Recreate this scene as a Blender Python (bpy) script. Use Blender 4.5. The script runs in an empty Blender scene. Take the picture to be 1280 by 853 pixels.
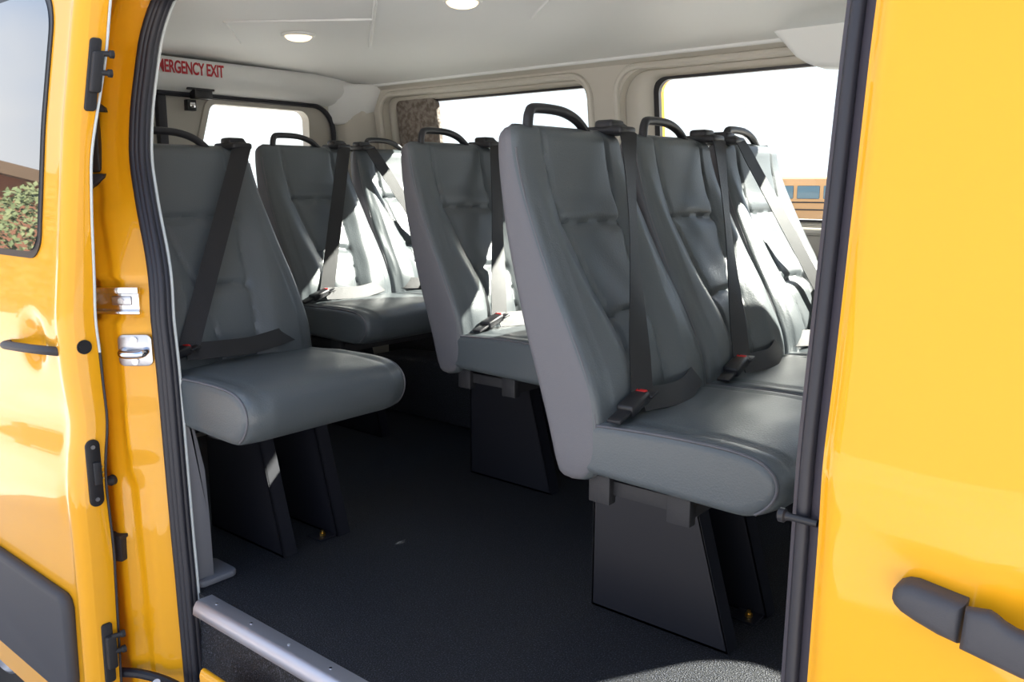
import bpy, bmesh, math, random
from mathutils import Vector, Matrix
random.seed(7)
S = bpy.context.scene
COL = S.collection
PI = math.pi

# ------------------------------------------------------------ camera, world, sun, exposure
F, CX, CY, HZ = 1061.0, 640.0, 426.5, 233.0
_h = math.hypot(F, CY - HZ)
PITCH = math.atan((CY - HZ) / F)
YAW = math.atan(900 / _h)
cam = bpy.data.cameras.new('camera')
cam.sensor_width = 36.0
cam.lens = F / 1280 * 36.0
cam.clip_start = 0.02
cam.clip_end = 500
co = bpy.data.objects.new('camera', cam)
COL.objects.link(co)
co.location = (0, 0, 1.0)
co.rotation_euler = (PI / 2 - PITCH, 0, YAW)
S.camera = co

S.view_settings.view_transform = 'Standard'
S.view_settings.look = 'None'
S.view_settings.gamma = 1
S.view_settings.use_curve_mapping = False
S.view_settings.exposure = 0.0

W = bpy.data.worlds.new('sky')
S.world = W
W.use_nodes = True
nt = W.node_tree
nt.nodes.clear()
wo = nt.nodes.new('ShaderNodeOutputWorld')
bg = nt.nodes.new('ShaderNodeBackground')
bg.inputs['Strength'].default_value = 1.8
tc = nt.nodes.new('ShaderNodeTexCoord')
sep = nt.nodes.new('ShaderNodeSeparateXYZ')
rmp = nt.nodes.new('ShaderNodeValToRGB')
e = rmp.color_ramp.elements
e[0].position = 0.0; e[0].color = (0.80, 0.84, 0.90, 1)
e[1].position = 1.0; e[1].color = (0.16, 0.33, 0.70, 1)
m1 = rmp.color_ramp.elements.new(0.18); m1.color = (0.66, 0.76, 0.92, 1)
m2 = rmp.color_ramp.elements.new(0.50); m2.color = (0.32, 0.50, 0.82, 1)
nz = nt.nodes.new('ShaderNodeTexNoise')
nz.inputs['Scale'].default_value = 2.2
nz.inputs['Detail'].default_value = 5
cr = nt.nodes.new('ShaderNodeValToRGB')
cr.color_ramp.elements[0].position = 0.44
cr.color_ramp.elements[1].position = 0.68
cmx = nt.nodes.new('ShaderNodeMixRGB')
cmx.inputs['Color2'].default_value = (0.95, 0.95, 0.95, 1)
nt.links.new(tc.outputs['Generated'], sep.inputs[0])
nt.links.new(sep.outputs['Z'], rmp.inputs[0])
nt.links.new(tc.outputs['Generated'], nz.inputs['Vector'])
nt.links.new(nz.outputs[0], cr.inputs[0])
nt.links.new(cr.outputs[0], cmx.inputs['Fac'])
nt.links.new(rmp.outputs[0], cmx.inputs['Color1'])
nt.links.new(cmx.outputs[0], bg.inputs['Color'])
nt.links.new(bg.outputs[0], wo.inputs['Surface'])

sl = bpy.data.lights.new('sun', 'SUN')
sl.energy = 28.0
sl.angle = math.radians(0.6)
sl.color = (1.0, 0.95, 0.86)
so = bpy.data.objects.new('sun', sl)
COL.objects.link(so)
SUNDIR = Vector((0.62, 1.0, 0.78)).normalized()
so.rotation_euler = SUNDIR.to_track_quat('Z', 'Y').to_euler()
so.location = (6, 6, 8)

# ------------------------------------------------------------ materials
def mat(name, col, rough=0.5, metal=0.0, coat=0.0, bump=None, spec=0.5, noise=None, coat_rough=0.03, emis=None, trans=0.0):
    m = bpy.data.materials.new(name)
    m.use_nodes = True
    n = m.node_tree
    b = n.nodes['Principled BSDF']
    b.inputs['Base Color'].default_value = (*col, 1)
    b.inputs['Roughness'].default_value = rough
    b.inputs['Metallic'].default_value = metal
    b.inputs['Coat Weight'].default_value = coat
    b.inputs['Coat Roughness'].default_value = coat_rough
    b.inputs['Specular IOR Level'].default_value = spec
    if emis:
        b.inputs['Emission Color'].default_value = (*emis[0], 1)
        b.inputs['Emission Strength'].default_value = emis[1]
    t = n.nodes.new('ShaderNodeTexCoord')
    if noise:      # (scale, colour2, low, high)
        z = n.nodes.new('ShaderNodeTexNoise')
        z.inputs['Scale'].default_value = noise[0]
        z.inputs['Detail'].default_value = 4
        n.links.new(t.outputs['Object'], z.inputs['Vector'])
        r = n.nodes.new('ShaderNodeValToRGB')
        r.color_ramp.elements[0].position = noise[2]
        r.color_ramp.elements[1].position = noise[3]
        r.color_ramp.elements[0].color = (*col, 1)
        r.color_ramp.elements[1].color = (*noise[1], 1)
        n.links.new(z.outputs[0], r.inputs[0])
        n.links.new(r.outputs[0], b.inputs['Base Color'])
    if bump:       # (scale, strength)
        z = n.nodes.new('ShaderNodeTexNoise')
        z.inputs['Scale'].default_value = bump[0]
        z.inputs['Detail'].default_value = 3
        n.links.new(t.outputs['Object'], z.inputs['Vector'])
        bp = n.nodes.new('ShaderNodeBump')
        bp.inputs['Strength'].default_value = bump[1]
        bp.inputs['Distance'].default_value = 0.01
        n.links.new(z.outputs[0], bp.inputs['Height'])
        n.links.new(bp.outputs[0], b.inputs['Normal'])
    return m

M = {}
M['paint'] = mat('school bus yellow paint', (0.86, 0.39, 0.008), 0.4, coat=0.8, spec=0.2)
M['vinyl'] = mat('grey green seat vinyl', (0.088, 0.102, 0.110), 0.36, bump=(260, 0.10), spec=0.5)
M['vinyl_side'] = mat('grey seat side vinyl', (0.128, 0.127, 0.140), 0.55, bump=(300, 0.10), spec=0.4)
M['belt'] = mat('black belt webbing', (0.009, 0.009, 0.011), 0.5, bump=(700, 0.2))
M['black'] = mat('black plastic', (0.014, 0.014, 0.017), 0.42)
M['black_matte'] = mat('matte black plastic', (0.020, 0.020, 0.023), 0.6, bump=(400, 0.1))
M['rubber'] = mat('black door rubber', (0.022, 0.022, 0.030), 0.5)
M['pillar_rubber'] = mat('dark violet grey pillar trim', (0.052, 0.047, 0.060), 0.42)
M['gloss_black'] = mat('black powder coated steel', (0.0085, 0.0095, 0.016), 0.5)
M['clad'] = mat('charcoal moulded cladding', (0.05, 0.05, 0.058), 0.6, bump=(500, 0.1))
M['chrome'] = mat('chrome', (0.75, 0.75, 0.77), 0.12, metal=1)
M['steel'] = mat('zinc plated steel', (0.55, 0.56, 0.6), 0.32, metal=1)
M['alu'] = mat('brushed aluminium sill strip', (0.52, 0.53, 0.60), 0.42, metal=0.85)
M['brass'] = mat('brass bolt', (0.7, 0.45, 0.12), 0.3, metal=1)
M['red'] = mat('red plastic', (0.55, 0.012, 0.012), 0.4)
M['redink'] = mat('red lettering', (0.48, 0.02, 0.03), 0.5)
M['liner'] = mat('white headliner', (0.80, 0.81, 0.80), 0.6, bump=(60, 0.03))
M['beige'] = mat('beige plastic trim', (0.55, 0.52, 0.46), 0.55)
M['greytrim'] = mat('grey plastic trim', (0.20, 0.20, 0.22), 0.5)
M['palegrey'] = mat('pale grey trim', (0.62, 0.65, 0.64), 0.45)
M['carpet'] = mat('dark blue black floor', (0.008, 0.009, 0.0125), 0.50, bump=(300, 0.5), noise=(280, (0.12, 0.13, 0.17), 0.52, 0.74), spec=0.45)
M['ground'] = mat('dry dirt and concrete ground', (0.56, 0.53, 0.50), 0.9, noise=(0.6, (0.46, 0.42, 0.38), 0.4, 0.7))
M['pebble'] = mat('grey brown textured panel', (0.16, 0.13, 0.11), 0.9, bump=(90, 0.8), noise=(50, (0.28, 0.25, 0.22), 0.4, 0.6))
M['lamp'] = mat('warm lit diffuser', (0.9, 0.85, 0.7), 0.4, emis=((1.0, 0.74, 0.42), 2.2))
M['foliage'] = mat('dusty green foliage', (0.09, 0.12, 0.05), 0.8, noise=(6, (0.18, 0.19, 0.09), 0.4, 0.7))
M['bark'] = mat('bark', (0.12, 0.08, 0.05), 0.9)
M['tyre'] = mat('tyre rubber', (0.02, 0.02, 0.02), 0.8)
M['busyellow_hazed'] = mat('distant bus yellow with haze in colour', (0.66, 0.36, 0.15), 0.5)  # bus yellow paled in the base colour for haze and overexposure
M['buswin'] = mat('distant bus window glass', (0.12, 0.20, 0.24), 0.1)
M['postgrey'] = mat('galvanised pole', (0.6, 0.62, 0.64), 0.5)
M['darkglass'] = mat('dark privacy glass', (0.012, 0.016, 0.02), 0.02, spec=1.0, coat=1.0, coat_rough=0.0)
M['darkglass'].node_tree.nodes['Principled BSDF'].inputs['IOR'].default_value = 2.1
M['dirt'] = mat('red brown wall', (0.22, 0.10, 0.06), 0.9)

def glassmat():
    m = bpy.data.materials.new('window glass')
    m.use_nodes = True
    n = m.node_tree
    n.nodes.clear()
    o = n.nodes.new('ShaderNodeOutputMaterial')
    mx = n.nodes.new('ShaderNodeMixShader')
    tr = n.nodes.new('ShaderNodeBsdfTransparent')
    tr.inputs[0].default_value = (0.90, 0.94, 0.92, 1)
    gl = n.nodes.new('ShaderNodeBsdfGlossy')
    gl.inputs['Roughness'].default_value = 0.01
    fr = n.nodes.new('ShaderNodeFresnel')
    fr.inputs[0].default_value = 1.35
    n.links.new(fr.outputs[0], mx.inputs[0])
    n.links.new(tr.outputs[0], mx.inputs[1])
    n.links.new(gl.outputs[0], mx.inputs[2])
    n.links.new(mx.outputs[0], o.inputs[0])
    return m
M['glass'] = glassmat()

# ------------------------------------------------------------ helpers
def interp(x, xs, ys):
    if x <= xs[0]: return ys[0]
    for i in range(1, len(xs)):
        if x <= xs[i]:
            t = (x - xs[i-1]) / (xs[i] - xs[i-1])
            return ys[i-1] + t * (ys[i] - ys[i-1])
    return ys[-1]

def sinterp(x, xs, ys):     # smoothed lookup
    w = 0.03
    return sum(interp(x + d * w, xs, ys) for d in (-1, -.5, 0, .5, 1)) / 5

def Yb(z):      # outer skin of the van body, near side
    return sinterp(z, [-.4, .14, .34, .7, .88, 1.14, 1.4, 1.62], [.89, .89, .893, .90, .923, .955, 1.0, 1.05])

def Yd(z):      # outer skin of the open sliding door
    return sinterp(z, [-.45, .14, .30, .36, .45, .58, .7, .88, 1.14, 1.4, 1.62], [.785, .793, .792, .797, .813, .803, .803, .826, .859, .904, .945])

def smooth(x, a, b):
    t = max(0, min(1, (x - a) / (b - a)))
    return t * t * (3 - 2 * t)

def finish(me, smooth_on=True, angle=35):
    if smooth_on:
        for p in me.polygons: p.use_smooth = True
        me.set_sharp_from_angle(angle=math.radians(angle))

def link(name, me, parent=None):
    o = bpy.data.objects.new(name, me)
    COL.objects.link(o)
    if parent: o.parent = parent
    return o

def obj(name, bm, m, parent=None, sm=True, angle=35):
    bmesh.ops.recalc_face_normals(bm, faces=bm.faces)
    me = bpy.data.meshes.new(name)
    bm.to_mesh(me); bm.free()
    for k in (m if isinstance(m, (list, tuple)) else [m]):
        me.materials.append(M[k])
    finish(me, sm, angle)
    return link(name, me, parent)

def struct(name, bm, m, parent=None, **k):
    o = obj(name, bm, m, parent, **k)
    if not parent: o['kind'] = 'structure'
    return o

def tag(o, label, cat, group=None):
    o['label'] = label; o['category'] = cat
    if group: o['group'] = group
    return o

def empty(name, loc=(0, 0, 0)):
    o = bpy.data.objects.new(name, None)
    o.empty_display_size = 0.05
    o.location = loc
    COL.objects.link(o)
    return o

def box(bm, x0, x1, y0, y1, z0, z1, bev=0.0, seg=2, rot=None):
    b2 = bmesh.new()
    bmesh.ops.create_cube(b2, size=1)
    for v in b2.verts:
        v.co = Vector(((x0+x1)/2 + v.co.x*(x1-x0), (y0+y1)/2 + v.co.y*(y1-y0), (z0+z1)/2 + v.co.z*(z1-z0)))
    if bev > 0:
        bmesh.ops.bevel(b2, geom=list(b2.edges), offset=bev, segments=seg, affect='EDGES', profile=0.5)
    if rot is not None:
        c = Vector(((x0+x1)/2, (y0+y1)/2, (z0+z1)/2))
        for v in b2.verts: v.co = c + rot @ (v.co - c)
    merge(bm, b2)
    return bm

def merge(bm, b2):
    mp = {}
    for v in b2.verts: mp[v] = bm.verts.new(v.co)
    for f in b2.faces:
        try:
            nf = bm.faces.new([mp[v] for v in f.verts]); nf.material_index = f.material_index
        except ValueError: pass
    b2.free()

def B(): return bmesh.new()

def tube(bm, pts, r, seg=10, closed=False, caps=True, sy=1.0):
    pts = [Vector(p) for p in pts]
    n = len(pts)
    rings = []
    prev = None
    for i in range(n):
        if closed: t = pts[(i+1) % n] - pts[i-1]
        else: t = pts[min(i+1, n-1)] - pts[max(i-1, 0)]
        t.normalize()
        if prev is None:
            a = Vector((0, 0, 1)) if abs(t.z) < .9 else Vector((1, 0, 0))
            u = t.cross(a).normalized()
        else:
            u = (prev - t * prev.dot(t)).normalized()
        prev = u
        w = t.cross(u)
        rr = r[i] if isinstance(r, (list, tuple)) else r
        rings.append([bm.verts.new(pts[i] + u * rr * math.cos(k*2*PI/seg) + w * rr * sy * math.sin(k*2*PI/seg)) for k in range(seg)])
    rng = range(n if closed else n - 1)
    for i in rng:
        a, b = rings[i], rings[(i+1) % n]
        for k in range(seg):
            bm.faces.new([a[k], a[(k+1) % seg], b[(k+1) % seg], b[k]])
    if caps and not closed:
        bm.faces.new(rings[0][::-1]); bm.faces.new(rings[-1])
    return bm

def spline(pts, per=6):
    P = [Vector(p) for p in pts]
    P = [P[0]*2 - P[1]] + P + [P[-1]*2 - P[-2]]
    out = []
    for i in range(1, len(P)-2):
        for k in range(per):
            t = k / per
            a, b, c, d = P[i-1], P[i], P[i+1], P[i+2]
            out.append(0.5*((2*b) + (c-a)*t + (2*a-5*b+4*c-d)*t*t + (3*b-a-3*c+d)*t**3))
    out.append(P[-2])
    return out

def ribbon(bm, pts, side, w, th=0.0022, ns=4):
    """flat strap along pts; side = across direction(s)"""
    pts = [Vector(p) for p in pts]
    n = len(pts)
    R = []
    for i in range(n):
        t = (pts[min(i+1, n-1)] - pts[max(i-1, 0)]).normalized()
        s = Vector(side[i] if isinstance(side, list) else side)
        s = (s - t * s.dot(t)).normalized()
        nn = t.cross(s).normalized()
        ring = []
        for k in range(ns+1):
            a = (k/ns - .5)
            ring.append(pts[i] + s*w*a + nn*(th*.5))
        for k in range(ns, -1, -1):
            a = (k/ns - .5)
            ring.append(pts[i] + s*w*a - nn*(th*.5))
        R.append([bm.verts.new(p) for p in ring])
    m = len(R[0])
    for i in range(n-1):
        for k in range(m):
            bm.faces.new([R[i][k], R[i][(k+1) % m], R[i+1][(k+1) % m], R[i+1][k]])
    bm.faces.new(R[0][::-1]); bm.faces.new(R[-1])
    return bm

def prism(bm, poly, ax, a0, a1, bev=0.0, seg=2):
    """extrude a 2D outline along axis ax (0 x,1 y,2 z) from a0 to a1"""
    def P(p, a):
        if ax == 0: return Vector((a, p[0], p[1]))
        if ax == 1: return Vector((p[0], a, p[1]))
        return Vector((p[0], p[1], a))
    b2 = bmesh.new()
    A = [b2.verts.new(P(p, a0)) for p in poly]
    C = [b2.verts.new(P(p, a1)) for p in poly]
    n = len(poly)
    fa = b2.faces.new(A); fc = b2.faces.new(C[::-1])
    for i in range(n): b2.faces.new([A[i], C[i], C[(i+1) % n], A[(i+1) % n]])
    bmesh.ops.recalc_face_normals(b2, faces=b2.faces)
    if bev > 0:
        ed = list(set(list(fa.edges) + list(fc.edges)))
        bmesh.ops.bevel(b2, geom=ed, offset=bev, segments=seg, affect='EDGES', profile=0.5)
    merge(bm, b2)
    return bm

def rrect(x0, x1, z0, z1, r, n=8):
    rs = r if isinstance(r, (list, tuple)) else [r]*4      # order: (x1,z1) (x0,z1) (x0,z0) (x1,z0)
    out = []
    for (cx, cz, a0, q) in ((x1, z1, 0, 0), (x0, z1, 90, 1), (x0, z0, 180, 2), (x1, z0, 270, 3)):
        rr = rs[q]
        ox = cx - rr if q in (0, 3) else cx + rr
        oz = cz - rr if q in (0, 1) else cz + rr
        for k in range(n+1):
            a = math.radians(a0 + 90*k/n)
            out.append((ox + rr*math.cos(a), oz + rr*math.sin(a)))
    return out

def holed(bm, outer, holes, thick, fn):
    """panel with holes. 2D loops, fn(u, v, depth) -> 3D"""
    b2 = bmesh.new()
    loops = []
    for L in [outer] + holes:
        vs = [b2.verts.new((p[0], p[1], 0)) for p in L]
        es = [b2.edges.new((vs[i], vs[(i+1) % len(vs)])) for i in range(len(vs))]
        loops.append((vs, es))
    ed = [x for l in loops for x in l[1]]
    bmesh.ops.triangle_fill(b2, edges=ed, use_beauty=True, use_dissolve=False)
    front = {}
    for v in b2.verts:
        front[v] = (bm.verts.new(fn(v.co.x, v.co.y, 0)), bm.verts.new(fn(v.co.x, v.co.y, thick)))
    for f in b2.faces:
        bm.faces.new([front[v][0] for v in f.verts])
        bm.faces.new([front[v][1] for v in reversed(f.verts)])
    for vs, es in loops:
        n = len(vs)
        for i in range(n):
            a, b = vs[i], vs[(i+1) % n]
            bm.faces.new([front[a][0], front[b][0], front[b][1], front[a][1]])
    b2.free()
    return bm

def ringframe(bm, outer, inner, d0, d1, fn):
    """frame between two loops with the same number of points"""
    n = len(outer)
    V = [[bm.verts.new(fn(p[0], p[1], d)) for p in L] for L, d in ((outer, d0), (inner, d0), (inner, d1), (outer, d1))]
    for q in range(4):
        a, b = V[q], V[(q+1) % 4]
        for i in range(n):
            bm.faces.new([a[i], a[(i+1) % n], b[(i+1) % n], b[i]])
    return bm

def grid(bm, us, vs, fn):
    V = [[bm.verts.new(fn(u, v)) for v in vs] for u in us]
    for i in range(len(us)-1):
        for j in range(len(vs)-1):
            bm.faces.new([V[i][j], V[i+1][j], V[i+1][j+1], V[i][j+1]])
    return V

def lin(a, b, n): return [a + (b-a)*i/(n-1) for i in range(n)]

def slab(bm, us, vs, f0, f1):
    """closed slab between surfaces f0 and f1 over a grid"""
    A = grid(bm, us, vs, f0); C = grid(bm, us, vs, f1)
    nu, nv = len(us), len(vs)
    for i in range(nu-1):
        bm.faces.new([A[i][0], A[i+1][0], C[i+1][0], C[i][0]])
        bm.faces.new([A[i][-1], A[i+1][-1], C[i+1][-1], C[i][-1]])
    for j in range(nv-1):
        bm.faces.new([A[0][j], A[0][j+1], C[0][j+1], C[0][j]])
        bm.faces.new([A[-1][j], A[-1][j+1], C[-1][j+1], C[-1][j]])
    return A, C

def cyl(bm, p0, p1, r, seg=16, r2=None):
    tube(bm, [p0, p1], [r, r if r2 is None else r2], seg)
    return bm

# ------------------------------------------------------------ ground and van shell
bm = B(); box(bm, -70, 60, -50, 90, -.80, -.70)
struct('ground', bm, 'ground', sm=False)

XR, XF = -3.10, 1.15           # inner rear and front ends of the cabin
YL = 2.70                      # inner face of the driver side wall at belt height
bm = B(); box(bm, XR-.05, XF, 1.013, 2.76, -.05, 0.0)
struct('floor', bm, 'carpet', sm=False)
bm = B()
prism(bm, [(1.0125, -.03), (1.0125, -.052), (1.45, -.052), (1.45, -.33), (.955, -.33), (.955, -.24), (1.0, -.22)], 0, -1.86, -.36)
struct('trim_1', bm, 'carpet', sm=False)
bm = B()       # under-body so that no light comes up through the floor
box(bm, XR-.12, XF, .96, 2.74, -.42, -.34)
box(bm, XR-.12, -1.87, 1.02, 2.74, -.34, -.055)
box(bm, -.35, XF, 1.02, 2.74, -.34, -.055)
struct('trim_2', bm, 'black', sm=False)

# ceiling
def zc(y):
    return interp(y, [.95, 1.05, 1.35, 1.8, 2.3, 2.5, 2.6], [1.425, 1.445, 1.472, 1.48, 1.470, 1.452, 1.43])
def zcs(y): return sum(zc(y+d) for d in (-.06, -.03, 0, .03, .06))/5
bm = B()
ys = lin(.98, 2.60, 40)
slab(bm, lin(XR, XF, 12), ys, lambda x, y: Vector((x, y, zcs(y))), lambda x, y: Vector((x, y, zcs(y)+.03)))
ceil = struct('ceiling', bm, 'liner')
for pts in ([(-2.31, 1.46), (-1.97, 1.73)], [(-1.70, 1.507), (-2.34, 2.04)], [(-2.31, 1.46), (-2.639, 1.722)], [(-1.393, 1.829), (-1.598, 2.005)]):
    bm = B()
    P = []
    for k in range(9):
        t = k/8
        x = pts[0][0] + (pts[1][0]-pts[0][0])*t; y = pts[0][1] + (pts[1][1]-pts[0][1])*t
        P.append((x, y, zcs(y) - .0005))
    tube(bm, P, .0050, 6)
    obj('seam', bm, 'liner', ceil)

# outer roof
bm = B()
ys = lin(1.0, 2.76, 24)
def zr(y): return 1.52 + .07*(1 - ((y-1.88)/.88)**2)
slab(bm, lin(XR-.1, 1.3, 8), ys, lambda x, y: Vector((x, y, zr(y))), lambda x, y: Vector((x, y, zr(y)+.03)))
struct('trim_3', bm, 'paint')

# driver side wall: lower panel, upper trim panel and outer skin with window openings
def wl(z, off=0): return YL + off - .13*(max(z, .9) - .9)
bm = B(); box(bm, XR, XF, YL-.005, YL+.06, 0, .785, .004)
wall_left = struct('wall_left', bm, 'beige')
bm = B()
holes_in = [rrect(-2.93, -1.825, .87, 1.385, [.085, .05, .05, .05]), rrect(-1.69, -.42, .87, 1.395, [.05, .10, .06, .05]), rrect(-.06, .90, .83, 1.39, .06)]
holed(bm, [(XR, .78), (XF, .78), (XF, 1.425), (XR, 1.425)], holes_in, .045, lambda u, v, d: Vector((u, wl(v, -.03) + d, v)))
struct('wall_left_upper_trim', bm, 'beige', wall_left, angle=25)
bm = B()
gl_in = [rrect(-2.91, -1.845, .885, 1.368, .055), rrect(-1.585, -.45, .885, 1.372, [.04, .05, .05, .05]), rrect(-.03, .86, .85, 1.37, .05)]
holed(bm, [(XR-.05, -.3), (1.3, -.3), (1.3, 1.56), (XR-.05, 1.56)], gl_in, .03, lambda u, v, d: Vector((u, wl(v, .065) + d, v)))
struct('wall_left_outer_skin', bm, 'paint', wall_left, angle=25)
bm = B(); box(bm, XR+.004, XF, YL-.022, YL-.002, .001, .47, .004)
obj('lower_wall_dark_panel', bm, 'carpet', wall_left)  # dark panel over the lower part of the wall
bm = B(); prism(bm, [(-3.02, .001), (-3.0, .16), (-2.9, .25), (-2.6, .27), (-2.3, .25), (-2.2, .16), (-2.18, .001)], 1, 2.50, 2.70, .02, 3)
obj('wheel_arch', bm, 'carpet', wall_left)
# raised moulded surround round each opening
for i, L in enumerate(holes_in):
    x0 = min(p[0] for p in L); x1 = max(p[0] for p in L); z0 = min(p[1] for p in L); z1 = max(p[1] for p in L)
    r = .085
    bm = B()
    P = [Vector((p[0], wl(p[1], -.034), p[1])) for p in rrect(x0-.012, x1+.012, z0-.012, z1+.010, r)]
    tube(bm, P, .012, 8, closed=True)
    obj('window_surround', bm, 'beige', wall_left)
for L, G in zip(holes_in, gl_in):
    bm = B()
    n = len(L)
    a = [bm.verts.new(Vector((p[0], wl(p[1], .010), p[1]))) for p in L]
    b = [bm.verts.new(Vector((p[0], wl(p[1], .058), p[1]))) for p in G]
    for k in range(n): bm.faces.new([a[k], a[(k+1) % n], b[(k+1) % n], b[k]])
    rv = obj('window_reveal', bm, 'beige', wall_left)
    sm_ = rv.modifiers.new('thickness', 'SOLIDIFY'); sm_.thickness = .004
for i, L in enumerate(gl_in):
    x0 = min(p[0] for p in L); x1 = max(p[0] for p in L); z0 = min(p[1] for p in L); z1 = max(p[1] for p in L)
    bm = B()
    O = rrect(x0-.012, x1+.012, z0-.012, z1+.012, .06); I = rrect(x0+.008, x1-.008, z0+.008, z1-.008, .045)
    ringframe(bm, O, I, .045, .064, lambda u, v, d: Vector((u, wl(v, d), v)))
    w = struct('window_%d' % (i+1), bm, 'black')
    bm = B()
    g = rrect(x0-.005, x1+.005, z0-.005, z1+.005, .05)
    bm.faces.new([bm.verts.new(Vector((p[0], wl(p[1], .072), p[1]))) for p in g])
    obj('glass', bm, 'glass', w, sm=False)
# textured quarter panel seen through the rear side opening
bm = B(); prism(bm, rrect(-2.905, -2.655, .87, 1.375, .03), 1, 2.735, 2.76, .004)
for v in bm.verts: v.co.y += -.13*(v.co.z-.9) - .004
obj('quarter_panel', bm, 'pebble', wall_left)
# cant rail moulding between ceiling and wall
bm = B()
sec = [(2.575, 1.432), (2.60, 1.418), (2.625, 1.402), (2.645, 1.398), (2.68, 1.41), (2.68, 1.50), (2.575, 1.50)]
prism(bm, sec, 0, XR, XF)
struct('trim_4', bm, 'beige')
bm = B()   # headliner edge
tube(bm, [(XR, 2.578, 1.437), (XF, 2.578, 1.437)], .009, 10)
struct('trim_5', bm, 'liner')
# moulded belt-anchor cover at the front end of the cant rail
bm = B()
prism(bm, [(-1.13, 1.46), (-1.095, 1.452), (-1.05, 1.405), (-1.02, 1.372), (-.985, 1.350), (-.955, 1.338), (-.90, 1.332), (-.62, 1.332), (-.60, 1.36), (-.60, 1.46)], 1, 2.50, 2.60, .016, 3)
struct('trim_6', bm, 'liner')
# curved column in the rear corner
bm = B()
prism(bm, [(XR, 2.66), (-2.98, 2.66), (-2.985, 2.62), (-3.0, 2.57), (-3.03, 2.53), (-3.06, 2.505), (XR, 2.49)], 2, 0, 1.43)
struct('trim_7', bm, 'beige', angle=60)
bm = B()
prism(bm, [(XR, 2.63), (-2.90, 2.63), (-2.915, 2.58), (-2.97, 2.52), (-3.04, 2.47), (XR, 2.45)], 2, 1.27, 1.44, .012)
for v in bm.verts: v.co.x = XR + (v.co.x - XR)*(1 - .62*(1.44-v.co.z)/.17)
struct('trim_8', bm, 'liner', angle=60)

# rear wall: two doors, header, seals
def fx(off): return lambda u, v, d: Vector((XR + off - d, u, v))
bm = B()
# wall ring around the two doors
holed(bm, [(.98, -.3), (2.76, -.3), (2.76, 1.56), (.98, 1.56)], [rrect(1.10, 2.47, 0.02, 1.345, [.10, .10, .02, .02])], .06, fx(0.0))
struct('wall_rear', bm, 'beige', angle=25)
def rear_door(y0, y1, n, wy0, wy1, lean):
    bm = B()
    hole = [(wy1-.03, 1.318), (wy0+.07, 1.318), (wy0+.045, 1.30), (wy0-.02, 1.20), (wy0-.03, .96), (wy0, .93), (wy1-.02, .93), (wy1, .96), (wy1+.01, 1.28)] if lean else rrect(wy0, wy1, .93, 1.318, .05)
    if lean:
        hole = rrect(wy0, wy1, .93, 1.318, [.045, .03, .03, .03])
        hole = [(p[0] + (.10 if p[0] < wy0+.1 else 0)*smooth(p[1], 1.05, 1.32), p[1]) for p in hole]
    holed(bm, rrect(y0, y1, .03, 1.338, [.09 if n == 1 else .01, .01 if n == 1 else .09, .01, .01]), [hole], .035, fx(-.015))
    d = struct('door_%d' % n, bm, 'beige', angle=25)
    ys = [p[0] for p in hole]; cy = (min(ys)+max(ys))/2
    out = [(cy+(p[0]-cy)*1.10, 1.12+(p[1]-1.12)*1.09) for p in hole]
    bm = B(); ringframe(bm, out, hole, -.012, .0, fx(-.015)); obj('window_surround', bm, 'beige', d)
    bm = B(); bm.faces.new([bm.verts.new(Vector((XR-.055, p[0], p[1]))) for p in out]); obj('glass', bm, 'glass', d, sm=False)
    bm = B(); holed(bm, [(y0, -.25), (y1, -.25), (y1, 1.34), (y0, 1.34)], [out], .02, fx(-.06)); obj('outer_skin', bm, 'paint', d, sm=False)
    return d
d1 = rear_door(1.69, 2.465, 1, 1.775, 2.345, True)
d2 = rear_door(1.105, 1.66, 2, 1.20, 1.60, False)
for d_, a_, b_ in ((d1, 1.74, 2.45), (d2, 1.12, 1.65)):
    bm = B(); box(bm, XR-.02, XR+.006, a_, b_, .03, .60, .006); obj('lower_dark_panel', bm, 'carpet', d_)  # dark panel across the bottom of each rear door
bm = B(); box(bm, XR-.03, XR+.012, 1.655, 1.690, .03, 1.335, .006); struct('trim_9', bm, 'rubber')
bm = B()
P = [Vector((XR+.004, p[0], p[1])) for p in rrect(1.11, 2.47, .03, 1.345, [.11, .11, .02, .02])]
tube(bm, P, .011, 8, closed=True)
struct('trim_10', bm, 'rubber')
# header above the rear doors
bm = B()
prism(bm, [(XR, 1.47), (-3.035, 1.468), (-3.025, 1.455), (-3.032, 1.405), (-3.05, 1.380), (-3.07, 1.360), (XR, 1.346)], 1, 1.0, 2.60)
struct('trim_11', bm, 'liner', angle=50)
# lettering on the header
cu = bpy.data.curves.new('lettering', 'FONT')
cu.body = 'EMERGENCY EXIT'
cu.size = .062; cu.offset = .0014; cu.extrude = .0006; cu.space_character = .95
cu.align_x = 'RIGHT'; cu.align_y = 'CENTER'
to = bpy.data.objects.new('lettering_source', cu); COL.objects.link(to)
bpy.context.view_layer.update()
me = bpy.data.meshes.new_from_object(to.evaluated_get(bpy.context.evaluated_depsgraph_get()))
bpy.data.objects.remove(to)
me.materials.clear(); me.materials.append(M['redink'])
lt = link('exit_lettering', me)
lt.matrix_world = Matrix.Translation((-3.0255, 1.897, 1.430)) @ Matrix.Rotation(PI/2, 4, 'Z') @ Matrix.Rotation(PI/2, 4, 'X') @ Matrix.Diagonal((.60, 1, 1, 1))
tag(lt, 'red capital EMERGENCY EXIT lettering on the white header above the rear doors', 'lettering')
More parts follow.
